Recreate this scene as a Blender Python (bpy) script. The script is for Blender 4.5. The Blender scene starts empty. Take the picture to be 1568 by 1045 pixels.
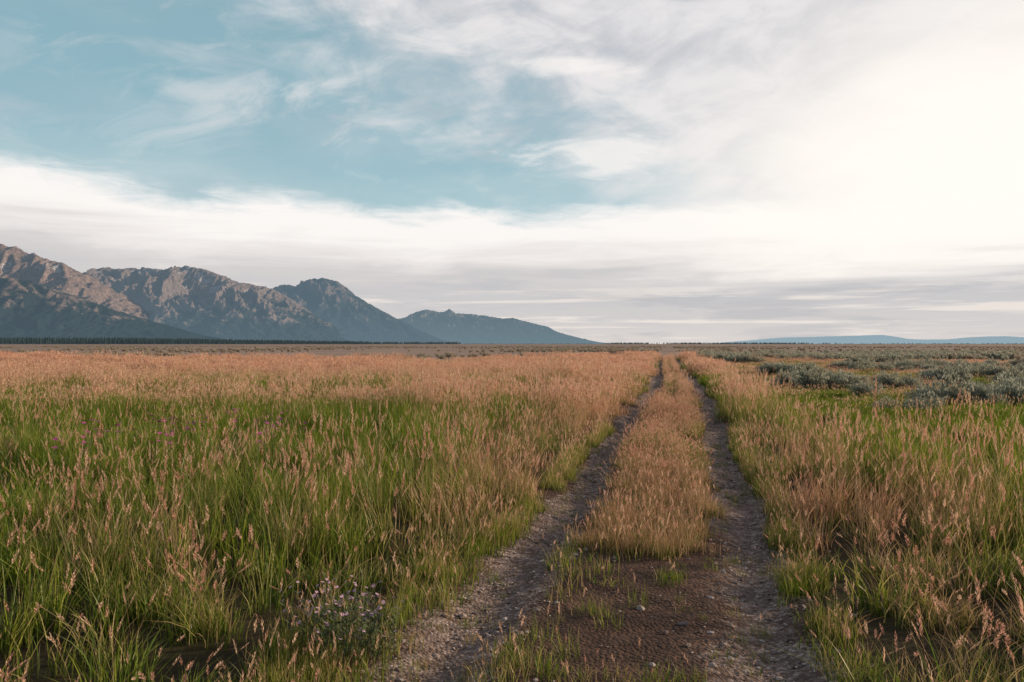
import bpy, math, random
import numpy as np
from mathutils import noise as mn, Vector, Quaternion
random.seed(7); rng=np.random.default_rng(7)
scene=bpy.context.scene
scene.view_settings.view_transform='Standard'
scene.view_settings.look='None'
F=1220.0; CX=784.0; HY=527.0; CH=1.7
SUN_AZ=76.0; SUN_EL=14.5

# ------------------------------------------------------------------ helpers
def link(o): scene.collection.objects.link(o); return o
class NT:
    def __init__(s,t): s.t=t; s.n=t.nodes; s.l=t.links
    def node(s,ty,**k):
        n=s.n.new(ty)
        for a,b in k.items(): setattr(n,a,b)
        return n
    def put(s,sock,v):
        if v is None: return
        if isinstance(v,bpy.types.NodeSocket): s.l.new(v,sock)
        else:
            try: sock.default_value=v
            except Exception:
                sock.default_value=(v[0],v[1],v[2],1.0)
    def m(s,op,a,b=None,c=None,clamp=False):
        n=s.node('ShaderNodeMath',operation=op); n.use_clamp=clamp
        s.put(n.inputs[0],a); s.put(n.inputs[1],b); s.put(n.inputs[2],c)
        return n.outputs[0]
    def vm(s,op,a,b=None):
        n=s.node('ShaderNodeVectorMath',operation=op)
        s.put(n.inputs[0],a); s.put(n.inputs[1],b)
        return n.outputs['Value'] if op in('DOT_PRODUCT','LENGTH') else n.outputs[0]
    def ss(s,v,a,b,lo=0.0,hi=1.0):
        n=s.node('ShaderNodeMapRange'); n.interpolation_type='SMOOTHSTEP'
        if a>b: a,b,lo,hi=b,a,hi,lo
        s.put(n.inputs[0],v); n.inputs[1].default_value=a; n.inputs[2].default_value=b
        n.inputs[3].default_value=lo; n.inputs[4].default_value=hi
        return n.outputs[0]
    def mix(s,f,a,b,blend='MIX'):
        n=s.node('ShaderNodeMix',data_type='RGBA',blend_type=blend)
        s.put(n.inputs[0],f); s.put(n.inputs[6],a if isinstance(a,bpy.types.NodeSocket) else (*a,1)); s.put(n.inputs[7],b if isinstance(b,bpy.types.NodeSocket) else (*b,1))
        return n.outputs[2]
    def noise(s,vec,scale,detail=4,rough=.5,dist=0.0,lac=2.0):
        n=s.node('ShaderNodeTexNoise')
        if vec is not None: s.put(n.inputs['Vector'],vec)
        n.inputs['Scale'].default_value=scale; n.inputs['Detail'].default_value=detail
        n.inputs['Roughness'].default_value=rough; n.inputs['Distortion'].default_value=dist
        return n.outputs[0]
    def comb(s,x,y,z):
        n=s.node('ShaderNodeCombineXYZ'); s.put(n.inputs[0],x); s.put(n.inputs[1],y); s.put(n.inputs[2],z); return n.outputs[0]
    def ramp(s,f,stops):
        n=s.node('ShaderNodeValToRGB'); s.put(n.inputs[0],f); r=n.color_ramp
        while len(r.elements)<len(stops): r.elements.new(0.5)
        for e,(p,c) in zip(r.elements,stops): e.position=p; e.color=(*c,1)
        return n.outputs[0]
    def attr(s,name,ty='GEOMETRY'):
        n=s.node('ShaderNodeAttribute'); n.attribute_name=name; n.attribute_type=ty; return n
def newmat(name):
    m=bpy.data.materials.new(name); m.use_nodes=True; m.node_tree.nodes.clear()
    t=NT(m.node_tree); t.out=t.node('ShaderNodeOutputMaterial'); return m,t
def mesh_from(name,V,Fc,attrs=None,mats=None,mi=None,smooth=False):
    me=bpy.data.meshes.new(name); me.from_pydata([tuple(v) for v in V],[],Fc)
    if attrs:
        for k,a in attrs.items():
            at=me.attributes.new(k,'FLOAT','POINT'); at.data.foreach_set('value',np.asarray(a,dtype=np.float32))
    for m in mats or []: me.materials.append(m)
    if mi is not None: me.polygons.foreach_set('material_index',mi)
    if smooth: me.polygons.foreach_set('use_smooth',[True]*len(me.polygons))
    me.update(); return me

# ------------------------------------------------------------------ terrain functions
KY=[-30,0,4,8,12,16.9,28.4,48,67,160,300,2000]
KX=[-7.3,-.45,.475,1.40,2.3,3.35,5.9,9.6,13.2,31.6,59.2,394]
def cen(y): return np.interp(y,KY,KX)+0.05*np.sin(np.asarray(y)*.9)
RUT=0.9
def hgt(x,y,track=True):
    x=np.asarray(x,float); y=np.asarray(y,float)
    r=np.hypot(x,y); amp=np.clip((r-8)/40,0,1)
    h=0.10*amp*(np.sin(x*.11+.6*np.sin(y*.07))+np.sin(y*.09+1.3+.5*np.sin(x*.05)))*np.exp(-r/400)
    h=h+0.015*np.sin(x*1.7+np.sin(y*1.1))*np.sin(y*1.3)
    d=x-cen(y); fade=np.clip(1-(y-120)/60,0,1)
    w=0.23+.03*np.sin(y*1.3)
    h=h-0.075*fade*(np.exp(-((d-RUT)/w)**2)+np.exp(-((d+RUT)/w)**2))
    return h

# ------------------------------------------------------------------ world
w=bpy.data.worlds.new("World"); scene.world=w; w.use_nodes=True; w.node_tree.nodes.clear()
t=NT(w.node_tree)
out=t.node('ShaderNodeOutputWorld'); bg=t.node('ShaderNodeBackground'); t.l.new(bg.outputs[0],out.inputs[0])
sky=t.node('ShaderNodeTexSky',sky_type='NISHITA'); sky.sun_disc=False
sky.sun_elevation=math.radians(SUN_EL); sky.sun_rotation=math.radians(SUN_AZ)
D=t.node('ShaderNodeTexCoord').outputs['Generated']
D=t.vm('NORMALIZE',D)
sp=t.node('ShaderNodeSeparateXYZ'); t.l.new(D,sp.inputs[0]); dx,dy,dz=sp.outputs
az=t.m('MULTIPLY',t.m('ARCTAN2',dx,dy),57.2958)
el=t.m('MULTIPLY',t.m('ARCSINE',dz),57.2958)
zz=t.m('ADD',t.m('MAXIMUM',dz,0.0),0.10)
px=t.m('DIVIDE',dx,zz); py=t.m('DIVIDE',dy,zz)
ca,sa=math.cos(math.radians(28)),math.sin(math.radians(28))
qx=t.m('ADD',t.m('MULTIPLY',px,ca),t.m('MULTIPLY',py,sa)); qy=t.m('SUBTRACT',t.m('MULTIPLY',py,ca),t.m('MULTIPLY',px,sa))
P=t.comb(px,py,0.0); Q=t.comb(t.m('MULTIPLY',qx,.7),qy,3.0)
n_big=t.noise(P,0.75,3,.5,.3)
n_wisp=t.noise(Q,1.5,10,.60,.7)
n_fine=t.noise(t.comb(t.m('MULTIPLY',qx,.7),qy,9.0),4.5,9,.64,.5)
AE=t.comb(t.m('MULTIPLY',az,.05),t.m('MULTIPLY',el,.32),2.0)
n_band=t.noise(AE,1.6,8,.58,.5)
n_str=t.noise(t.comb(t.m('MULTIPLY',az,.035),t.m('MULTIPLY',el,.75),12.0),2.0,8,.6,.4)
n_soft=t.noise(t.comb(t.m('MULTIPLY',az,.07),t.m('MULTIPLY',el,.16),7.0),1.3,8,.55,.4)
n_puff=t.noise(t.comb(t.m('MULTIPLY',az,.10),t.m('MULTIPLY',el,.20),17.0),1.5,9,.58,.6)
tl=t.m('SUBTRACT',el,t.m('MULTIPLY',az,.30)); tw=t.m('ADD',az,t.m('MULTIPLY',el,.3))
n_diag=t.noise(t.comb(t.m('MULTIPLY',tw,.085),t.m('MULTIPLY',tl,.22),31.0),1.4,10,.60,.8)
base=t.ramp(t.m('DIVIDE',el,30.0,clamp=True),[(0.0,(.50,.66,.70)),(0.30,(.42,.64,.70)),(0.5,(.32,.54,.62)),(0.8,(.255,.465,.55)),(1.0,(.19,.39,.49))])
nish=t.vm('SCALE',sky.outputs[0]); nish.node.inputs['Scale'].default_value=0.09
base=t.mix(0.2,base,nish)
d=t.m('SUBTRACT',t.m('ADD',t.m('MULTIPLY',az,.425),t.m('MULTIPLY',el,.907)),14.2)
dn=t.m('ADD',d,t.m('MULTIPLY',t.m('SUBTRACT',n_wisp,.5),10.0))
dn=t.m('ADD',dn,t.m('MULTIPLY',t.m('SUBTRACT',n_puff,.5),16.0))
dn=t.m('ADD',dn,t.m('MULTIPLY',t.m('SUBTRACT',n_diag,.5),9.0))
dn=t.m('ADD',dn,t.m('MULTIPLY',t.m('SUBTRACT',n_fine,.5),6.0))
up=t.ss(dn,-7.5,8.0)
wisp=t.m('MULTIPLY',t.ss(n_wisp,.48,.76),t.ss(el,8.5,14.0))
wisp=t.m('MULTIPLY',wisp,t.ss(az,-48,-5,.40,.85))
w2=t.m('MULTIPLY',t.m('MULTIPLY',t.ss(n_diag,.45,.74,0,.62),t.ss(el,9.0,14.0)),t.ss(az,-38,-14,.25,1))
veil=t.m('MULTIPLY',t.ss(n_big,.34,.70),.32)
up=t.m('MAXIMUM',t.m('MAXIMUM',up,w2),t.m('MAXIMUM',wisp,veil))
shade=t.m('ADD',t.m('MULTIPLY',n_soft,.30),t.m('ADD',t.m('MULTIPLY',n_puff,.45),t.m('MULTIPLY',n_diag,.25)))
upc=t.mix(t.ss(shade,.40,.58),(.60,.60,.635),(.85,.815,.815))
col=t.mix(t.m('MULTIPLY',up,.93),base,upc)
def puff(a0,e0_,ra,re,slope):
    x=t.m('SUBTRACT',az,a0); y=t.m('SUBTRACT',t.m('SUBTRACT',el,e0_),t.m('MULTIPLY',x,slope))
    x=t.m('DIVIDE',x,ra); y=t.m('DIVIDE',y,re)
    r=t.m('SQRT',t.m('ADD',t.m('MULTIPLY',x,x),t.m('MULTIPLY',y,y)))
    r=t.m('ADD',r,t.m('MULTIPLY',t.m('SUBTRACT',n_fine,.5),3.4)); r=t.m('ADD',r,t.m('MULTIPLY',t.m('SUBTRACT',n_diag,.5),3.0))
    return t.ss(r,1.35,.1)
pf=t.m('MAXIMUM',puff(3.6,19.3,4.2,.7,-.10),puff(7,13.2,4.5,1.2,.05))
col=t.mix(t.m('MULTIPLY',pf,.7),col,(.99,.94,.91))
ga=t.m('MULTIPLY',t.m('SUBTRACT',az,33.0),.64); ge=t.m('MULTIPLY',t.m('SUBTRACT',el,11.0),1.22)
ang=t.m('SQRT',t.m('ADD',t.m('MULTIPLY',ga,ga),t.m('MULTIPLY',ge,ge)))
ang=t.m('ADD',ang,t.m('MULTIPLY',t.m('SUBTRACT',n_wisp,.5),8.0))
ang=t.m('ADD',ang,t.m('MULTIPLY',t.m('SUBTRACT',n_puff,.5),8.0))
glow=t.ss(ang,18.5,4)
col=t.mix(t.m('MULTIPLY',glow,.97),col,(1.07,1.0,.93))
e0=t.m('ADD',el,t.m('MULTIPLY',t.m('SUBTRACT',n_soft,.5),4.4))
e0=t.m('ADD',e0,t.m('MULTIPLY',t.m('SUBTRACT',n_fine,.5),2.6))
e0=t.m('SUBTRACT',e0,t.ss(az,-19,-34,0,1.7))
low=t.ss(e0,10.4,8.4)
eb=t.m('ADD',el,t.m('MULTIPLY',t.m('SUBTRACT',n_band,.5),4.5))
eb=t.m('ADD',eb,t.m('MULTIPLY',t.m('SUBTRACT',n_str,.5),2.0))
eb=t.m('SUBTRACT',eb,t.ss(az,-19,-34,0,1.7))
lowc=t.ramp(t.m('DIVIDE',eb,12.0,clamp=True),[(0.0,(.72,.67,.64)),(0.12,(.66,.63,.62)),(0.26,(.60,.59,.60)),(0.40,(.66,.635,.63)),(0.50,(.82,.78,.76)),(0.62,(.97,.93,.90)),(1.0,(.98,.95,.93))])
streak=t.m('MULTIPLY',t.ss(n_str,.50,.62),t.ss(el,5.2,2.6))
lowc=t.mix(t.m('MULTIPLY',streak,.75),lowc,(.90,.82,.75))
dk=t.m('MULTIPLY',t.ss(n_band,.50,.38),t.ss(el,6.5,3.5))
dk=t.m('MULTIPLY',dk,t.ss(az,-14,4))
lowc=t.mix(t.m('MULTIPLY',dk,.5),lowc,(.46,.47,.50))
glow2=t.m('MULTIPLY',t.ss(ang,20,7),t.ss(eb,3.0,6.4))
lowc=t.mix(t.m('MULTIPLY',glow2,.92),lowc,(1.05,.99,.93))
col=t.mix(low,col,lowc)
# unseen sky overhead and behind the camera dimmed to cut ambient fill light
sky_dim=t.m('MULTIPLY',t.ss(el,26,58,1.0,.38),t.ss(dy,.25,-.5,1.0,.40))
col=t.mix(1.0,col,t.comb(sky_dim,sky_dim,t.m('POWER',sky_dim,.85)),'MULTIPLY')
col=t.mix(t.ss(el,0.0,-2.0),col,(.12,.10,.07))
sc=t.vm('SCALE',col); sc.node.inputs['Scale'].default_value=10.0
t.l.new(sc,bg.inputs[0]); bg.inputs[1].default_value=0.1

sun=bpy.data.lights.new('sun','SUN'); sun.energy=5.0; sun.angle=math.radians(.8); sun.color=(1.0,.77,.55)
so=link(bpy.data.objects.new('sun',sun))
a,e=math.radians(SUN_AZ),math.radians(SUN_EL)
sd=Vector((math.sin(a)*math.cos(e),math.cos(a)*math.cos(e),math.sin(e)))
so.rotation_euler=sd.to_track_quat('Z','Y').to_euler(); so.location=(30,20,40)

# ------------------------------------------------------------------ ground
def axis(neg,pos,fine,fr,far,ratio):
    a=list(np.arange(fr[0],fr[1]+1e-6,fine))
    s=fine; v=a[-1]
    while v<pos: s*=ratio; v+=s; a.append(v)
    s=fine; v=a[0]; b=[]
    while v>neg: s*=ratio; v-=s; b.append(v)
    return np.array(b[::-1]+a)
gx=axis(-60000,60000,.12,(-5,9),0,1.06); gy=axis(-3000,60000,.16,(0,16),0,1.035)
X,Y=np.meshgrid(gx,gy)
dd=np.abs(X-cen(Y)); tm=(dd<1.25)&(Y>-3)&(Y<95)
Z=hgt(X,Y)-np.where(tm,0.06,0)
nx,ny=len(gx),len(gy)
V=np.stack([X.ravel(),Y.ravel(),Z.ravel()],1)
idx=np.arange(nx*ny).reshape(ny,nx)
Fc=np.stack([idx[:-1,:-1].ravel(),idx[:-1,1:].ravel(),idx[1:,1:].ravel(),idx[1:,:-1].ravel()],1).tolist()
gm,t=newmat('meadow_soil')
pos=t.node('ShaderNodeNewGeometry').outputs['Position']
dist=t.vm('LENGTH',pos)
n1=t.noise(pos,1.3,6,.6); n2=t.noise(pos,.03,6,.6); n3=t.noise(pos,.0022,6,.6); n4=t.noise(pos,.25,5,.7)
near=t.mix(t.ss(n1,.35,.7),(.035,.028,.016),(.075,.065,.032))
mid=t.mix(t.ss(n2,.4,.65),(.38,.27,.18),(.29,.24,.14))
mid=t.mix(t.ss(n4,.45,.7,0,.6),mid,(.16,.14,.09))
far=t.mix(t.ss(n3,.38,.62),(.34,.255,.205),(.26,.205,.165))
far=t.mix(t.ss(n2,.5,.68,0,.6),far,(.16,.14,.118))
c=t.mix(t.ss(dist,45,72),near,mid); c=t.mix(t.ss(dist,68,120),c,far)
p=t.node('ShaderNodeBsdfPrincipled'); p.inputs['Roughness'].default_value=.95; p.inputs['Specular IOR Level'].default_value=.1
t.l.new(c,p.inputs['Base Color'])
b=t.node('ShaderNodeBump'); b.inputs['Strength'].default_value=.6; b.inputs['Distance'].default_value=.05
t.l.new(t.noise(pos,9,6,.7),b.inputs['Height']); t.l.new(b.outputs[0],p.inputs['Normal'])
t.l.new(p.outputs[0],t.out.inputs[0])
link(bpy.data.objects.new('ground',mesh_from('ground',V,Fc,mats=[gm],smooth=True)))

# ------------------------------------------------------------------ dirt track
ty=np.concatenate([np.arange(-3,14,.045),np.arange(14,30,.09),np.arange(30,96,.3)]); tx=np.linspace(-1.9,1.5,110)
TX,TY=np.meshgrid(tx,ty); WX=TX+cen(TY)
TZ=hgt(WX,TY)+0.006-np.clip((np.abs(TX)-1.15)/.2,0,1)*.03*(TX>0)-np.clip((-TX-1.6)/.25,0,1)*.03
rough=np.array([mn.fractal((x*5,y*5,0),1.0,2.0,4) for x,y in zip(WX.ravel(),TY.ravel())]).reshape(TX.shape)
TZ=TZ+rough*.014
ed=np.minimum(np.abs(TX-RUT),np.abs(TX+RUT))
wn=np.array([mn.noise((x*1.6,y*1.1,4)) for x,y in zip(WX.ravel(),TY.ravel())]).reshape(TX.shape)
rutm=np.clip(1.2-(ed+wn*.30)/(.34+.06*np.clip((8-TY)/4,0,1)),0,1)
idx=np.arange(TX.size).reshape(TX.shape)
Fc=np.stack([idx[:-1,:-1].ravel(),idx[:-1,1:].ravel(),idx[1:,1:].ravel(),idx[1:,:-1].ravel()],1).tolist()
dm,t=newmat('gravel_and_soil')
pos=t.node('ShaderNodeNewGeometry').outputs['Position']
r=t.attr('rut').outputs['Fac']
vo=t.node('ShaderNodeTexVoronoi'); vo.inputs['Scale'].default_value=42; t.l.new(pos,vo.inputs['Vector'])
vs=t.node('ShaderNodeSeparateColor'); t.l.new(vo.outputs['Color'],vs.inputs[0])
na=t.noise(pos,2.2,7,.65); nb=t.noise(pos,14,6,.7)
soil=t.mix(t.ss(na,.35,.65),(.058,.036,.027),(.12,.072,.051))
soil=t.mix(t.ss(nb,.55,.7,0,.8),soil,(.042,.034,.018))
grav=t.mix(t.ss(vs.outputs[0],.3,1.0),(.21,.16,.135),(.48,.395,.355))
grav=t.mix(t.ss(nb,.38,.60),(.14,.098,.078),grav)
grav=t.mix(t.ss(na,.45,.62,0,.45),grav,(.125,.09,.07))
rf=t.ss(t.m('ADD',r,t.m('MULTIPLY',t.m('SUBTRACT',nb,.5),1.5)),.20,.72)
c=t.mix(rf,soil,grav)
p=t.node('ShaderNodeBsdfPrincipled'); p.inputs['Roughness'].default_value=.9; p.inputs['Specular IOR Level'].default_value=.15
t.l.new(c,p.inputs['Base Color'])
b=t.node('ShaderNodeBump'); b.inputs['Strength'].default_value=.9; b.inputs['Distance'].default_value=.02
hh=t.m('ADD',t.m('MULTIPLY',vo.outputs['Distance'],-.8),nb); t.l.new(hh,b.inputs['Height']); t.l.new(b.outputs[0],p.inputs['Normal'])
t.l.new(p.outputs[0],t.out.inputs[0])
link(bpy.data.objects.new('dirt_track',mesh_from('dirt_track',np.stack([WX.ravel(),TY.ravel(),TZ.ravel()],1),Fc,{'rut':rutm.ravel()},[dm],smooth=True)))

# ------------------------------------------------------------------ scatter machinery
def scatter(name,pts,rot,scl,idx,dry,objs):
    coll=bpy.data.collections.new(name+'_parts')
    for i,m in enumerate(objs):
        coll.objects.link(bpy.data.objects.new('%s_part_%02d'%(name,i),m))
    me=bpy.data.meshes.new(name); n=len(pts)
    me.vertices.add(n); me.vertices.foreach_set('co',np.asarray(pts,np.float32).ravel())
    for k,ty,v,f in (('rot','FLOAT_VECTOR',rot,'vector'),('scl','FLOAT_VECTOR',scl,'vector'),('dry','FLOAT',dry,'value')):
        me.attributes.new(k,ty,'POINT').data.foreach_set(f,np.asarray(v,np.float32).ravel())
    me.attributes.new('idx','INT','POINT').data.foreach_set('value',np.asarray(idx,np.int32))
    o=link(bpy.data.objects.new(name,me))
    g=bpy.data.node_groups.new(name+'_scatter','GeometryNodeTree')
    g.interface.new_socket('Geometry',in_out='INPUT',socket_type='NodeSocketGeometry')
    g.interface.new_socket('Geometry',in_out='OUTPUT',socket_type='NodeSocketGeometry')
    N=g.nodes; L=g.links
    gi=N.new('NodeGroupInput'); go=N.new('NodeGroupOutput'); ip=N.new('GeometryNodeInstanceOnPoints')
    ci=N.new('GeometryNodeCollectionInfo'); ci.inputs['Collection'].default_value=coll
    ci.inputs['Separate Children'].default_value=True; ci.inputs['Reset Children'].default_value=True
    def na(nm,ty):
        a=N.new('GeometryNodeInputNamedAttribute'); a.data_type=ty; a.inputs[0].default_value=nm
        return [s for s in a.outputs if s.enabled and s.name=='Attribute'][0]
    er=N.new('FunctionNodeEulerToRotation'); L.new(na('rot','FLOAT_VECTOR'),er.inputs[0])
    L.new(gi.outputs[0],ip.inputs['Points']); L.new(ci.outputs[0],ip.inputs['Instance'])
    ip.inputs['Pick Instance'].default_value=True
    L.new(na('idx','INT'),ip.inputs['Instance Index']); L.new(er.outputs[0],ip.inputs['Rotation'])
    L.new(na('scl','FLOAT_VECTOR'),ip.inputs['Scale']); L.new(ip.outputs[0],go.inputs[0])
    md=o.modifiers.new('scatter','NODES'); md.node_group=g
    return o

# ------------------------------------------------------------------ grass
def leafmat(name,head):
    m,t=newmat(name)
    tt=t.attr('t').outputs['Fac']; rn=t.attr('rnd').outputs['Fac']; dr=t.attr('dry','INSTANCER').outputs['Fac']
    if head:
        c=t.mix(rn,(.60,.30,.21),(.88,.62,.43))
        c=t.mix(t.ss(dr,.0,.45,.35,0),c,(.62,.50,.20))
    else:
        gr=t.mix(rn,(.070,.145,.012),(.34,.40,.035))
        gr=t.mix(t.ss(tt,0,.45,.65,0),gr,(.022,.045,.010))  # blade bases darkened: shade inside the grass painted into the colour
        dc=t.mix(rn,(.45,.22,.125),(.70,.48,.30))
        f=t.m('ADD',t.m('MULTIPLY',dr,.95),t.m('MULTIPLY',tt,.42))
        f=t.m('ADD',f,t.m('MULTIPLY',rn,.45)); f=t.ss(f,.80,1.50)
        c=t.mix(f,gr,dc)
    df=t.node('ShaderNodeBsdfDiffuse'); tr=t.node('ShaderNodeBsdfTranslucent'); gl=t.node('ShaderNodeBsdfGlossy')
    gl.inputs['Roughness'].default_value=.45
    t.l.new(c,df.inputs[0]); t.l.new(c,tr.inputs[0])
    m1=t.node('ShaderNodeMixShader'); m1.inputs[0].default_value=.42; t.l.new(df.outputs[0],m1.inputs[1]); t.l.new(tr.outputs[0],m1.inputs[2])
    m2=t.node('ShaderNodeMixShader'); m2.inputs[0].default_value=.03; t.l.new(m1.outputs[0],m2.inputs[1]); t.l.new(gl.outputs[0],m2.inputs[2])
    t.l.new(m2.outputs[0],t.out.inputs[0]); return m
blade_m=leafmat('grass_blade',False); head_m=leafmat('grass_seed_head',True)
class Tuft:
    def __init__(s): s.V=[];s.F=[];s.T=[];s.R=[];s.M=[]
    def blade(s,bx,by,h,wd,la,lean,r,segs=4,mat=0,t0=0,t1=1,stem=False):
        fa=random.uniform(0,math.pi) ; cx,sx=math.cos(fa)*wd/2,math.sin(fa)*wd/2
        n0=len(s.V); lx,ly=math.cos(la)*lean,math.sin(la)*lean
        for i in range(segs+1):
            q=i/segs; k=q*q
            x=bx+lx*h*k; y=by+ly*h*k; z=h*(q-.35*lean*lean*k*q)-.02*(i==0)
            ww=(1-q)**.6 if not stem else 1-.5*q
            if i<segs or stem:
                s.V+= [(x-cx*ww,y-sx*ww,z),(x+cx*ww,y+sx*ww,z)]; s.T+=[t0+(t1-t0)*q]*2; s.R+=[r]*2
            else:
                s.V.append((x,y,z)); s.T.append(t1); s.R.append(r)
        for i in range(segs):
            a=n0+2*i
            if i<segs-1 or stem: s.F.append((a,a+1,a+3,a+2))
            else: s.F.append((a,a+1,a+2))
            s.M.append(mat)
        return (bx+lx*h,by+ly*h,h*(1-.35*lean*lean)), (lx*1.6,ly*1.6,1-.8*lean*lean)
    def head(s,p,dr,L,wd,n,r):
        ax=Vector(dr).normalized(); u=ax.orthogonal().normalized(); v=ax.cross(u)
        for i in range(n):
            q=i/n; an=i*2.4+random.random(); rad=u*math.cos(an)+v*math.sin(an)
            b=Vector(p)+ax*(L*(q-.15)); ww=wd*(math.sin(math.pi*min(1,.18+q*.85))*.8+.2)
            tip=b+ax*(L/n*2.2+wd*.6)+rad*ww*.9; sd_=ax.cross(rad)*ww*.42; mid=(b+tip)/2+rad*ww*.15
            k=len(s.V); s.V+=[tuple(b),tuple(mid+sd_),tuple(tip),tuple(mid-sd_)]; s.T+=[1]*4; s.R+=[min(1,max(0,r+random.uniform(-.2,.2)))]*4
            s.F.append((k,k+1,k+2,k+3)); s.M.append(1)
    def mesh(s,name): return mesh_from(name,s.V,s.F,{'t':s.T,'rnd':s.R},[blade_m,head_m],s.M)
WIND=0.3
def tuft(name,rad,nb,nh,bw,hl,hw,hn,hb=(.3,.6),hs=(.5,.74),segs=4):
    T=Tuft()
    for i in range(nb):
        a=random.uniform(0,6.283); q=rad*math.sqrt(random.random())
        la=a+random.gauss(0,.9) if random.random()<.6 else random.gauss(WIND,1.2)
        T.blade(math.cos(a)*q,math.sin(a)*q,random.uniform(*hb),bw*random.uniform(.6,1.3),la,abs(random.gauss(.26,.28)),random.random()**1.3,segs)
    for i in range(nh):
        a=random.uniform(0,6.283); q=rad*math.sqrt(random.random())
        la=random.gauss(WIND,1.3); r=random.random()
        p,dr=T.blade(math.cos(a)*q,math.sin(a)*q,random.uniform(*hs),bw*.32,la,abs(random.gauss(.14,.12)),.2+.6*r,segs,stem=True)
        T.head(p,dr,hl*random.uniform(.6,1.3),hw*random.uniform(.6,1.3),hn,r)
    return T.mesh(name)
vars_=[]
for i in range(5): vars_.append(tuft('n_leafy',.14,44,1,.0100,.095,.010,14,(.20,.58),(.48,.74)))   #0-4
for i in range(5): vars_.append(tuft('n_seedy',.14,38,5,.0080,.115,.012,15,(.20,.52),(.40,.80))) #5-9
for i in range(3): vars_.append(tuft('m_leafy',.36,125,6,.015,.11,.020,6,(.24,.56),(.42,.68),3))   #10-12
for i in range(3): vars_.append(tuft('m_seedy',.36,100,24,.012,.12,.022,6,(.20,.5),(.38,.74),3))    #13-15
for i in range(3): vars_.append(tuft('f_leafy',.85,200,18,.026,.14,.042,4,(.22,.5),(.36,.6),2))    #16-18
for i in range(3): vars_.append(tuft('f_seedy',.85,160,60,.022,.15,.044,4,(.20,.48),(.36,.68),2)) #19-21
for i in range(4): vars_.append(tuft('short',.09,26,1,.0050,.05,.007,9,(.05,.17),(.12,.22)))       #22-25
def nz(x,y,s,o=0): return mn.fractal((x*s,y*s,o),1.0,2.0,3)
def gnoise(x,y,o): return mn.noise((x,y,o))
def bump(x,y,cx,cy,rx,ry): return math.exp(-((x-cx)/rx)**2-((y-cy)/ry)**2)
def green_map(x,y,dd):
    n=nz(x,y,.10,3); n2=nz(x,y,.45,8); n3=nz(x*.5,y,.06,51); n4=nz(x*.25,y,.16,91)
    far=min(1,max(0,(y-16)/12))
    if dd<0:
        v=.22+.43*min(1,max(0,(y-5)/15))
        v-=.34*bump(x,y,-12,16,6,3)+.42*bump(x,y,-6,29,12,4)+.20*bump(x,y,-2,14,2.2,3)+.30*bump(x,y,-20,46,18,5)
        v+=.36*math.exp(-((dd+1.7)/1.0)**2)*min(1,max(0,(y-4.5)/5))
    else:
        v=.27+.1*min(1,max(0,(y-6)/10))
        v+=.38*math.exp(-((dd-1.8)/1.0)**2)*min(1,y/9)
        v-=.34*bump(x,y,11,17,7,8)+.36*bump(x,y,15,32,12,11)
        if y>58: v+=.2
    return v+n*(.42+.2*far)+n2*.36+n3*.50+n4*.55*far
P=[];R=[];S=[];I=[];DR=[]
def add(x,y,sx,sz,i,dry):
    P.append((x,y,0)); R.append((random.gauss(0,.08),random.gauss(0,.08),random.uniform(0,6.283))); S.append((sx,sx,sz)); I.append(i); DR.append(dry)
def ledge(y): return -1.31-.44*min(1,max(0,(7.0-y)/2.5))
def fill(y0,y1,dens,tier,xs=.78,pad=2.5):
    A=(xs*y1+pad)*2*(y1-y0); n=int(A*dens)
    for _ in range(n):
        y=random.uniform(y0,y1); x=random.uniform(-(xs*y1+pad),(xs*y1+pad))
        if abs(x)>xs*y+pad: continue
        c=float(cen(y)); d_=x-c
        if tier==3:
            lim=72+14*nz(x,y*.3,.05,61)+ (26*math.exp(-((d_+2)/9)**2))
            if y>lim: continue
        e=.16*gnoise(x*.3,y*1.1,2)+.14*gnoise(x*.5,y*3.1,6)
        L=ledge(y)+e; Rr=1.22+e
        lo=[.0,.14,.28,.55][tier]
        if d_<L-lo*.3 or d_>Rr+lo*.3:
            if d_<0: k=.50+.46*min(1,(L-d_)/.55)
            else: k=.78+.18*min(1,(d_-Rr)/.4)
            k*=.93+.55*nz(x,y,.30,11)+.34*gnoise(x*1.6,y*1.6,14)+(.35*nz(x*.3,y,.2,19) if y>14 else 0)
            if y>50: k*=.85
            dry=green_map(x,y,d_)+random.gauss(0,.15)
            if d_>0 and y>11 and d_>2.6: k*=1-.60*min(1,(y-11)/8)
            seedy=random.random()<dry*1.3
            if tier==1: i=(5 if seedy else 0)+random.randrange(5)
            elif tier==2: i=(13 if seedy else 10)+random.randrange(3)
            else: i=(19 if seedy else 16)+random.randrange(3)
            add(x,y,random.uniform(.85,1.2),max(.26,k)*random.uniform(.72,1.18),i,dry)
for args in ((-2.0,1.4,6,1,.2,6),(1.4,10,14,1),(10,19,10.5,1),(17,46,4.0,2),(42,104,1.35,3,.72)):
    fill(*args)
keep=[not (math.hypot(p[0],p[1])<1.35) for p in P]
P=[p for p,k in zip(P,keep) if k];R=[p for p,k in zip(R,keep) if k];S=[p for p,k in zip(S,keep) if k];I=[p for p,k in zip(I,keep) if k];DR=[p for p,k in zip(DR,keep) if k]
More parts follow.
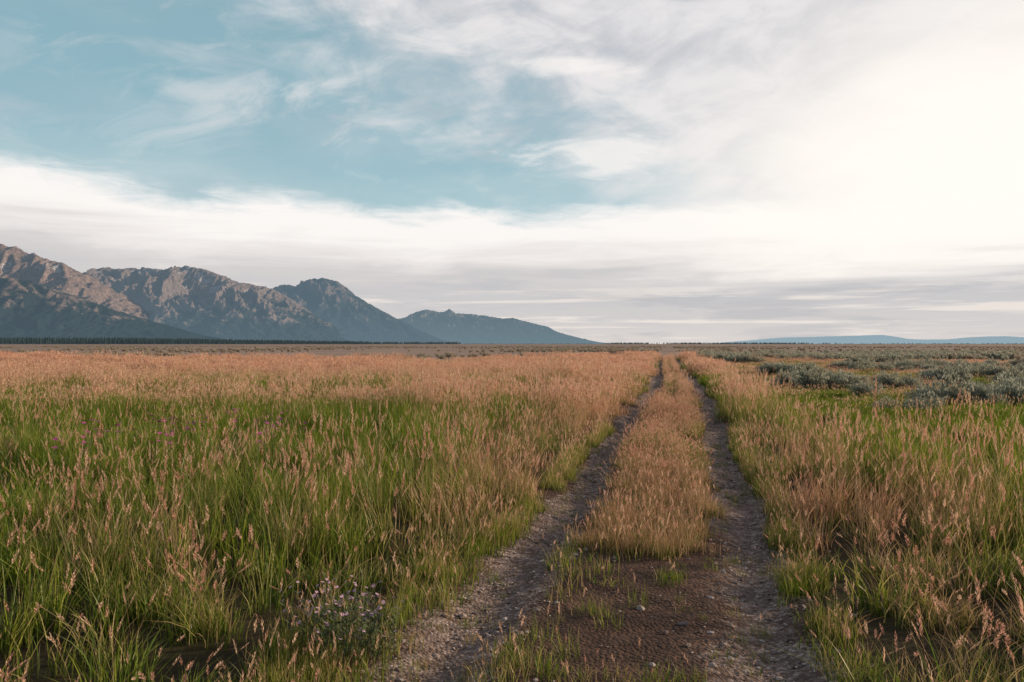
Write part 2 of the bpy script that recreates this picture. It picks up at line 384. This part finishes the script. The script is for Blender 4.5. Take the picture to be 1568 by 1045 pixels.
# centre strip
for _ in range(15000):
    y=random.uniform(2.2,95) if random.random()<.6 else random.uniform(2.2,22); d_=random.uniform(-.66,.66); c=float(cen(y)); x=c+d_
    wv=.14*gnoise(x*2,y*1.3,5)+.12*gnoise(x*2,y*4,15)
    if abs(d_+wv)>.52: continue
    if y>20 and abs(d_+.05)<.15: continue
    ye=y+1.3*gnoise(x*2.2,y*1.1,88)
    if ye<6.5:
        g=gnoise(x*1.1,y*1.1,9)+.5*gnoise(x*3,y*3,1)
        g+=.10 if d_<-.12 else -.46
        if random.random()>.03+.65*max(0,g): continue
        add(x,y,random.uniform(.8,1.25),random.uniform(.5,1.3),22+random.randrange(4),.30+.5*random.random())
    elif ye<10.6:
        if random.random()>.44: continue
        q=(ye-6.5)/4.1
        if random.random()<.04+.40*q: add(x,y,.85,random.uniform(.22,.34)+.12*q,5*(random.random()<.6)+random.randrange(5),.62+.4*random.random())
        else: add(x,y,1.1,random.uniform(.6,1.6),22+random.randrange(4),.68+.4*random.random())
    else:
        k=(.36+.17*min(1,(y-9.8)/9))*random.uniform(.55,1.25)*(.95+.6*nz(x,y,.6,21))
        if gnoise(x*1.5,y*1.5,33)<-.20: continue
        if y<26:
            if random.random()>.46: continue
            add(x,y,random.uniform(.75,1.0),k,5*(random.random()<.8)+random.randrange(5),.52+.45*random.random()+.35*nz(x,y,.5,71))
        else:
            if random.random()>.2: continue
            if abs(d_)>.38: continue
            add(x,y,random.uniform(.42,.6),k,13+random.randrange(3),.60+.3*random.random())
# low weeds along verges
for _ in range(3200):
    y=random.uniform(2.4,16); c=float(cen(y)); side=random.random()
    if side<.65: d_=random.uniform(ledge(y)-.1,-1.16)
    else: d_=random.uniform(1.13,1.35)
    g=gnoise((c+d_)*1.5,y*1.5,3)
    if random.random()>.33+.9*g: continue
    add(c+d_,y,random.uniform(.8,1.3),random.uniform(.4,1.6),22+random.randrange(4),.28+.55*random.random())
for _ in range(280):
    y=random.uniform(2.6,14); s=random.choice((-1,1)); c=float(cen(y))+s*RUT+random.gauss(0,.27)
    add(c,y,random.uniform(.3,.8),random.uniform(.25,.8),22+random.randrange(4),.3+.6*random.random())
P=np.array(P); P[:,2]=hgt(P[:,0],P[:,1])
print('tufts',len(P))
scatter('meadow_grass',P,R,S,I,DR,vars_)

# ------------------------------------------------------------------ gravel
sm,t=newmat('pebble')
oi=t.node('ShaderNodeAttribute'); oi.attribute_name='dry'; oi.attribute_type='INSTANCER'
c=t.mix(oi.outputs['Fac'],(.15,.115,.10),(.60,.52,.47))
p=t.node('ShaderNodeBsdfPrincipled'); p.inputs['Roughness'].default_value=.85; p.inputs['Specular IOR Level'].default_value=.2
t.l.new(c,p.inputs['Base Color']); t.l.new(p.outputs[0],t.out.inputs[0])
import bmesh
stones=[]
for i in range(5):
    bm=bmesh.new(); bmesh.ops.create_icosphere(bm,subdivisions=1,radius=1)
    for v in bm.verts:
        v.co*=1+.35*mn.noise(v.co*1.2+Vector((i*7,0,0))); v.co.z*=.55
    me=bpy.data.meshes.new('stone'); bm.to_mesh(me); bm.free(); me.materials.append(sm); stones.append(me)
P=[];R=[];S=[];I=[];DR=[]
for _ in range(17000):
    y=2.4+22*random.random()**1.6
    if random.random()<.80: s=random.choice((-1,1)); d_=s*RUT+random.gauss(0,.22)
    else: d_=random.uniform(-1.5,1.3)
    x=float(cen(y))+d_
    if mn.noise((x*2.5,y*1.5,77))<-.1 and random.random()<.75: continue
    r=min(.030,.0042*math.exp(random.gauss(0,.65)))*(1+.03*y)
    P.append((x,y,0)); R.append([random.uniform(-.4,.4),random.uniform(-.4,.4),random.uniform(0,6)]); S.append([r*random.uniform(.8,1.5),r,r]); I.append(random.randrange(5)); DR.append(random.random()**1.7)
P=np.array(P); P[:,2]=hgt(P[:,0],P[:,1])+.008
scatter('track_gravel',P,R,S,I,DR,stones)

# ------------------------------------------------------------------ sagebrush
gm2,t=newmat('sagebrush_leaf')
rn=t.attr('rnd').outputs['Fac']; dr=t.attr('dry','INSTANCER').outputs['Fac']
c=t.mix(rn,(.22,.25,.19),(.54,.57,.46)); c=t.mix(t.m('MULTIPLY',dr,.75,clamp=True),c,(.46,.36,.28))
df=t.node('ShaderNodeBsdfDiffuse'); t.l.new(c,df.inputs[0]); tr=t.node('ShaderNodeBsdfTranslucent'); t.l.new(c,tr.inputs[0])
mx=t.node('ShaderNodeMixShader'); mx.inputs[0].default_value=.35; t.l.new(df.outputs[0],mx.inputs[1]); t.l.new(tr.outputs[0],mx.inputs[2]); t.l.new(mx.outputs[0],t.out.inputs[0])
bk,t=newmat('sagebrush_twig'); df=t.node('ShaderNodeBsdfDiffuse'); df.inputs[0].default_value=(.09,.07,.055,1); t.l.new(df.outputs[0],t.out.inputs[0])
def sage(n,leaf):
    V=[];Fc=[];Rn=[];M=[]
    br=[]
    for k in range(16):
        a=random.uniform(0,6.283); tl=random.uniform(.1,1.1); L=random.uniform(.35,.62)
        tip=Vector((math.cos(a)*math.sin(tl)*L*1.1,math.sin(a)*math.sin(tl)*L*1.1,max(.12,math.cos(tl)*L*1.05))); br.append(tip)
        pr=Vector((-math.sin(a),math.cos(a),0))*.012; k0=len(V)
        V+=[tuple(-pr),tuple(pr),tuple(tip)]; Rn+=[0]*3; Fc.append((k0,k0+1,k0+2)); M.append(1)
    for k in range(n):
        tip=random.choice(br); q=random.uniform(.45,1.08)
        c=tip*q+Vector([random.gauss(0,.055) for _ in range(3)]); c.z=max(.02,c.z)
        up=(Vector((0,0,1))+c.normalized()+Vector([random.gauss(0,.5) for _ in range(3)])).normalized()
        s_=up.orthogonal().normalized(); s_.rotate(Quaternion(up,random.uniform(0,6)))
        l=leaf*random.uniform(.7,1.5); k0=len(V)
        V+=[tuple(c-s_*l*.22),tuple(c+s_*l*.22),tuple(c+up*l)]; rr=random.random(); Rn+=[rr]*3; Fc.append((k0,k0+1,k0+2)); M.append(0)
    return mesh_from('sage',V,Fc,{'rnd':Rn},[gm2,bk],M)
sg=[sage(1500,.075) for _ in range(4)]+[sage(300,.16) for _ in range(3)]
P=[];R=[];S=[];I=[];DR=[]
def sadd(x,y,s,i,dry): P.append((x,y,0)); R.append((0,0,random.uniform(0,6.28))); S.append((s*random.uniform(.9,1.4),s*random.uniform(.9,1.4),s)); I.append(i); DR.append(dry)
def blob(cx,cy,rx,ry,n,s0,s1):
    for _ in range(n):
        a=random.uniform(0,6.283); q=math.sqrt(random.random()); sadd(cx+math.cos(a)*q*rx,cy+math.sin(a)*q*ry,random.uniform(s0,s1),random.randrange(4),random.random()*.3)
blob(10.8,28.5,1.3,1.0,12,.8,1.3); blob(12.2,20.5,1.5,.8,14,.6,1.2); blob(15.2,21.5,2.0,1.1,20,.7,1.3); blob(19,23,1.6,1.0,10,.7,1.2); blob(18.5,33,2.2,1.0,10,.8,1.2); blob(15,42,1.8,.9,8,.8,1.2); blob(24,40,2,1.2,9,.8,1.2); blob(11.2,24.5,.6,.5,3,.5,.9); blob(9.6,19.3,.8,.4,3,.5,.7); blob(14,29,.8,.6,4,.7,1.0)
for _ in range(6000):
    y=random.uniform(44,125); x=random.uniform(float(cen(y))+3,y*.85+5)
    g=nz(x,y*.6,.16,31)
    if y<85 and g<.16+.1*(gnoise(x*.3,y*.3,5)): continue
    if random.random()>.08+g+max(0,(y-60)/200): continue
    if x-float(cen(y))<3.5+ (60-y)*.13: continue
    sadd(x,y,random.uniform(.55,1.2),random.randrange(4) if y<60 else 4+random.randrange(3),random.random()*.55)
for _ in range(12000):
    y=78+430*random.random()**1.3; x=random.uniform(-y*.8-10,y*.8+10)
    if random.random()>.26+1.4*nz(x,y,.02,41): continue
    if abs(x-float(cen(y)))<2: continue
    sadd(x,y,random.uniform(.5,1.0),4+random.randrange(3),.45+random.random()*.7)
P=np.array(P); P[:,2]=hgt(P[:,0],P[:,1])
print('sage',len(P))
scatter('sagebrush',P,R,S,I,DR,sg)

# ------------------------------------------------------------------ wildflowers
def flat(name,c,rough=.7):
    m,t=newmat(name); n=t.noise(t.node('ShaderNodeNewGeometry').outputs['Position'],40,3); 
    p=t.node('ShaderNodeBsdfPrincipled'); p.inputs['Roughness'].default_value=rough
    t.l.new(t.mix(n,tuple(v*.7 for v in c),tuple(min(1,v*1.25) for v in c)),p.inputs['Base Color']); t.l.new(p.outputs[0],t.out.inputs[0]); return m
pet=flat('aster_petal',(.62,.42,.58)); pur=flat('thistle_purple',(.45,.08,.28)); yel=flat('aster_centre',(.5,.3,.05)); gst=flat('flower_stem',(.08,.11,.035))
def flower_plant(n,h,spread,petal,size,npet):
    V=[];Fc=[];M=[]
    for k in range(n):
        a=random.uniform(0,6.283); q=spread*math.sqrt(random.random()); hh=h*random.uniform(.5,1)
        b=Vector((math.cos(a)*q*.3,math.sin(a)*q*.3,0)); tp=Vector((math.cos(a)*q,math.sin(a)*q,hh)); k0=len(V)
        V+=[tuple(b+Vector((-.002,0,0))),tuple(b+Vector((.002,0,0))),tuple(tp+Vector((.001,0,0))),tuple(tp-Vector((.001,0,0)))]; Fc.append((k0,k0+1,k0+2,k0+3)); M.append(0)
        for j in range(9):
            qq=random.uniform(.15,.9); c=b.lerp(tp,qq); aa=random.uniform(0,6.28); dv=Vector((math.cos(aa),math.sin(aa),.6)); s_=Vector((-math.sin(aa),math.cos(aa),0))*.005; k0=len(V)
            V+=[tuple(c),tuple(c+dv*.02+s_),tuple(c+dv*.05),tuple(c+dv*.02-s_)]; Fc.append((k0,k0+1,k0+2,k0+3)); M.append(0)
        nrm=Vector((random.gauss(0,.4),random.gauss(-.4,.4),1)).normalized(); u=nrm.orthogonal().normalized(); v=nrm.cross(u)
        for j in range(npet):
            aa=6.283*j/npet; dv=u*math.cos(aa)+v*math.sin(aa); s_=nrm.cross(dv)*size*.16; k0=len(V)
            V+=[tuple(tp),tuple(tp+dv*size*.6+s_),tuple(tp+dv*size+nrm*size*.2),tuple(tp+dv*size*.6-s_)]; Fc.append((k0,k0+1,k0+2,k0+3)); M.append(1)
        k0=len(V); c=tp+nrm*.002
        for j in range(6): aa=6.283*j/6; V.append(tuple(c+(u*math.cos(aa)+v*math.sin(aa))*size*.25))
        Fc.append(tuple(range(k0,k0+6))); M.append(2)
    return mesh_from('flower',V,Fc,mats=[gst,petal,yel if petal is pet else pur],mi=M)
fa=[flower_plant(16,.40,.20,pet,.012,12) for _ in range(3)]+[flower_plant(2,.72,.1,pur,.030,14) for _ in range(2)]
P=[];R=[];S=[];I=[];DR=[]
def fadd(x,y,i,s=1): P.append((x,y,float(hgt(x,y)))); R.append((0,0,random.uniform(0,6))); S.append((s,s,s)); I.append(i); DR.append(.3)
for _ in range(9): fadd(-.86+random.gauss(0,.2),4.6+random.gauss(0,.22),random.randrange(3),random.uniform(.8,1.1))
for _ in range(50): fadd(random.uniform(-5.8,-3.0),random.uniform(9.4,12.4),3+random.randrange(2),random.uniform(.98,1.18))
scatter('wildflowers',P,R,S,I,DR,fa)

# ------------------------------------------------------------------ fallen log
lm=flat('weathered_wood',(.22,.17,.14),.9)
bm=bmesh.new()
def limb(p0,p1,r0,r1,n=8,seg=6):
    p0,p1=Vector(p0),Vector(p1); ax=(p1-p0).normalized(); u=ax.orthogonal().normalized(); v=ax.cross(u); rings=[]
    for i in range(seg+1):
        q=i/seg; c=p0.lerp(p1,q)+Vector((0,0,.05*math.sin(q*5))); r=r0+(r1-r0)*q; rings.append([bm.verts.new(c+(u*math.cos(6.283*j/n)+v*math.sin(6.283*j/n))*r*random.uniform(.85,1.1)) for j in range(n)])
    for a_,b_ in zip(rings,rings[1:]):
        for j in range(n): bm.faces.new((a_[j],a_[(j+1)%n],b_[(j+1)%n],b_[j]))
    bm.faces.new(rings[0][::-1]); bm.faces.new(rings[-1])
limb((0,0,.45),(2.8,.3,.72),.14,.07); limb((.1,0,0),(.15,0,1.15),.07,.03); limb((1.6,.1,.5),(2.3,.2,1.2),.05,.02); limb((2.5,.3,0),(2.6,.3,1.0),.05,.03)
me=bpy.data.meshes.new('fallen_log'); bm.to_mesh(me); bm.free(); me.materials.append(lm)
lo=link(bpy.data.objects.new('fallen_log',me)); lo.location=(9.8,88,float(hgt(9.8,88)))

# ------------------------------------------------------------------ mountains
def mtnmat(name,rock,forest,hz,hzc,treeline,snow=0.0):
    m,t=newmat(name)
    g=t.node('ShaderNodeNewGeometry'); pos=g.outputs['Position']
    s=t.node('ShaderNodeSeparateXYZ'); t.l.new(pos,s.inputs[0])
    n1=t.noise(pos,.0035,10,.72); n2=t.noise(pos,.018,7,.7); n3=t.noise(pos,.0012,5,.6)
    gu=t.attr('gully').outputs['Fac']
    rk=t.mix(t.ss(n2,.3,.7),tuple(v*.5 for v in rock),tuple(v*1.3 for v in rock))
    hf=t.m('DIVIDE',s.outputs[2],treeline)
    k=t.m('ADD',hf,t.m('MULTIPLY',t.m('SUBTRACT',n1,.5),4.6)); k=t.m('ADD',k,t.m('MULTIPLY',t.m('SUBTRACT',n3,.5),1.6))
    k=t.m('ADD',k,t.m('MULTIPLY',gu,.8))
    fm=t.ss(k,.85,1.35)
    c=t.mix(fm,forest,rk)
    if snow: 
        q=t.m('MULTIPLY',t.ss(n1,.55,.58),t.ss(hf,1.3,1.7)); q=t.m('MULTIPLY',q,t.ss(gu,.18,-.02)); c=t.mix(t.m('MULTIPLY',q,snow),c,(.8,.8,.82))
    df=t.node('ShaderNodeBsdfDiffuse'); t.l.new(c,df.inputs[0])
    b=t.node('ShaderNodeBump'); b.inputs['Strength'].default_value=1; b.inputs['Distance'].default_value=90
    t.l.new(t.noise(pos,.010,9,.75),b.inputs['Height']); t.l.new(b.outputs[0],df.inputs['Normal'])
    em=t.node('ShaderNodeEmission'); em.inputs[0].default_value=(*hzc,1)  # aerial haze painted on as bluish emission, stronger towards the foot
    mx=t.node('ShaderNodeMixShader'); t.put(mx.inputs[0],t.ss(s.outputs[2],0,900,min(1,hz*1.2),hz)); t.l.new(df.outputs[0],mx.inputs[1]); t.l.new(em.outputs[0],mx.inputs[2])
    t.l.new(mx.outputs[0],t.out.inputs[0]); return m
def mountain(name,prof,Dm,depth,mat,seed,gul=.45,na=640,nb=130,gs=None,ragged=.03,exp=1.3):
    us=np.array([p[0] for p in prof],float); vs=np.array([p[1] for p in prof],float)
    u=np.linspace(us[0],us[-1],na); vv=np.interp(u,us,vs)
    Xr=(u-CX)/F*Dm; H=np.maximum(0,(HY+1-vv)/F*Dm)
    kk=na//20; wn_=np.hanning(2*kk+1); Hs=np.convolve(np.pad(H,kk,mode='edge'),wn_/wn_.sum(),'valid')
    hmax=H.max(); gs=gs or hmax*.38
    V=[];G=[];back=int(nb*.25)
    rows=[(j/nb) for j in range(nb+1)]+[1+ (j+1)/back for j in range(back)]
    for s in rows:
        for i in range(na):
            x=Xr[i]; y=Dm-depth*(1-s) if s<=1 else Dm+depth*.5*(s-1)
            ff=s if s<=1 else max(0,2-s)
            h0=H[i]*(ff**exp) if s>.9 else (Hs[i]+(H[i]-Hs[i])*max(0,(s-.6)/.3))*ff**exp
            wx=(x+.25*(y-Dm))/gs+.9*mn.noise((x/gs*.6,y/gs*.45,seed))
            g=1-abs(mn.noise((wx,y/gs*.30,seed+5)))*2.4
            g2=1-abs(mn.noise((wx*2.3+3,y/gs*.75,seed+9)))*2.4
            g4=1-abs(mn.noise((x/gs*5.5+mn.noise((x/gs*2,y/gs*2,1)),y/gs*2.2,seed+2)))*2.4
            g3=mn.fractal((x/gs*6,y/gs*5,seed),.8,2.1,5)
            env=ff*(1-ff**2.0)*2.1 if s<=1 else 0.12*ff
            gg=g*.50+g2*.32+g4*.18-.50
            ft=min(1,H[i]/hmax*3)
            rg=ragged*(1 if ff<.7 else 1-.6*(ff-.7)/.3)
            h=h0*(1+gul*env*gg) + hmax*rg*(g3*.8+(g4-.5)*.6)*min(1,ff*3)*ft
            if s<=1 and ff>.6: h=min(h,H[i]*(1+.03*g3)*(1-.25*(1-ff)))
            if ff<=0: h=-5
            V.append((x,y,max(h,-5))); G.append(gg)
    nr=len(rows); idx=np.arange(nr*na).reshape(nr,na)
    Fc=np.stack([idx[:-1,:-1].ravel(),idx[:-1,1:].ravel(),idx[1:,1:].ravel(),idx[1:,:-1].ravel()],1).tolist()
    link(bpy.data.objects.new(name,mesh_from(name,V,Fc,{'gully':G},mats=[mat],smooth=True)))
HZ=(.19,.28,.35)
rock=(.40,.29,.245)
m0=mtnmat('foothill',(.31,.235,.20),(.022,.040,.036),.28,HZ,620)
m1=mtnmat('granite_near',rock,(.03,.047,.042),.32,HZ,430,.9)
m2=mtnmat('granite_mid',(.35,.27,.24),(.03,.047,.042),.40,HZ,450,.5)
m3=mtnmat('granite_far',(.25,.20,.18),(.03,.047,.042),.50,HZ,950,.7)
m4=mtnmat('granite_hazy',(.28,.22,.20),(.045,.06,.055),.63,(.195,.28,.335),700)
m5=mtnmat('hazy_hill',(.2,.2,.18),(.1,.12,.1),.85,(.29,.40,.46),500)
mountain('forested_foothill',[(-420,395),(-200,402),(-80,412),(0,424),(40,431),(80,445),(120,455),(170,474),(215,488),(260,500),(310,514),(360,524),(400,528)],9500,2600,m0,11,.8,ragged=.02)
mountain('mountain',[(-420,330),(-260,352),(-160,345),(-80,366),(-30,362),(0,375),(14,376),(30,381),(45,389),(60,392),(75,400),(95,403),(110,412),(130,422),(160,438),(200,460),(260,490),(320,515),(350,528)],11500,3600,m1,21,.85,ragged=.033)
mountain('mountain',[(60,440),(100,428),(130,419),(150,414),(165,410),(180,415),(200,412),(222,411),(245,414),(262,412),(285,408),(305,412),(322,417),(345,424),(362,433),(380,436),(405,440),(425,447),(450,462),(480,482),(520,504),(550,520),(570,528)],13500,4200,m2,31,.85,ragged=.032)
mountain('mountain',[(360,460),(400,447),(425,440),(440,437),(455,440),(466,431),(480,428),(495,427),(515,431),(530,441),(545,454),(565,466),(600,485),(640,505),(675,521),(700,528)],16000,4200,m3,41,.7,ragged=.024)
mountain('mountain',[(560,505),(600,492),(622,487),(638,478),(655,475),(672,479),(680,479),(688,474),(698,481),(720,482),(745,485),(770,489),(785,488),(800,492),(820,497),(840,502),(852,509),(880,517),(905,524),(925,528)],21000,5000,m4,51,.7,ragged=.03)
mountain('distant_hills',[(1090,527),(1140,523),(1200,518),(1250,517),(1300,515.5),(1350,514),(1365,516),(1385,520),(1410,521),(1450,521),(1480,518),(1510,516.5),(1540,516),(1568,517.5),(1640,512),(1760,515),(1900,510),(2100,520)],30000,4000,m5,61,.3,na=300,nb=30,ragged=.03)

# ------------------------------------------------------------------ distant conifer belt
cm,t=newmat('conifer_needles'); pos=t.node('ShaderNodeNewGeometry').outputs['Position']
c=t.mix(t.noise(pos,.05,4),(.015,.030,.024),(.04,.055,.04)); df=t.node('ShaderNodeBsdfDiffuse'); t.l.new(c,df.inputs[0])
em=t.node('ShaderNodeEmission'); em.inputs[0].default_value=(*HZ,1); mx=t.node('ShaderNodeMixShader'); mx.inputs[0].default_value=.12  # same painted haze: faint bluish emission mixed over the needles
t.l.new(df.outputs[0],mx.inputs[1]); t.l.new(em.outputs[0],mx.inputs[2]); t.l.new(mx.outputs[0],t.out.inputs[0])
V=[];Fc=[]
def conifer(x,y,h):
    for k,(z0,z1,r) in enumerate(((.08,.5,.2),(.32,.75,.15),(.58,1.0,.09))):
        k0=len(V); n=7; o=random.uniform(0,6)
        for j in range(n): V.append((x+math.cos(o+6.283*j/n)*r*h*random.uniform(.7,1.2),y+math.sin(o+6.283*j/n)*r*h,h*(z0+random.uniform(-.04,.04))))
        V.append((x,y,h*z1))
        for j in range(n): Fc.append((k0+j,k0+(j+1)%n,k0+n))
def belt(u0,u1,Dm,n,hf,h0,h1):
    for _ in range(n):
        u=random.uniform(u0,u1); y=Dm*random.uniform(.93,1.12); x=(u-CX)/F*Dm
        if mn.noise((u*.02,y*.001,7))< -.35: continue
        conifer(x,y,random.uniform(h0,h1)*hf(u))
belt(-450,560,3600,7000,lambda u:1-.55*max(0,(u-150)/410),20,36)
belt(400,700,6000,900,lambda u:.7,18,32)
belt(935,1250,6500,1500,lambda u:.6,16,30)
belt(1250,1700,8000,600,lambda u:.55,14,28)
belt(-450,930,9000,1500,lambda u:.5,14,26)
link(bpy.data.objects.new('distant_pine_forest',mesh_from('distant_pine_forest',V,Fc,mats=[cm])))

# ------------------------------------------------------------------ camera
cam=bpy.data.cameras.new('camera'); cam.lens=28.0; cam.sensor_width=36; cam.clip_start=.05; cam.clip_end=200000
co=link(bpy.data.objects.new('camera',cam)); co.location=(0,0,CH); co.rotation_euler=(math.radians(90+.21),0,0)
scene.camera=co
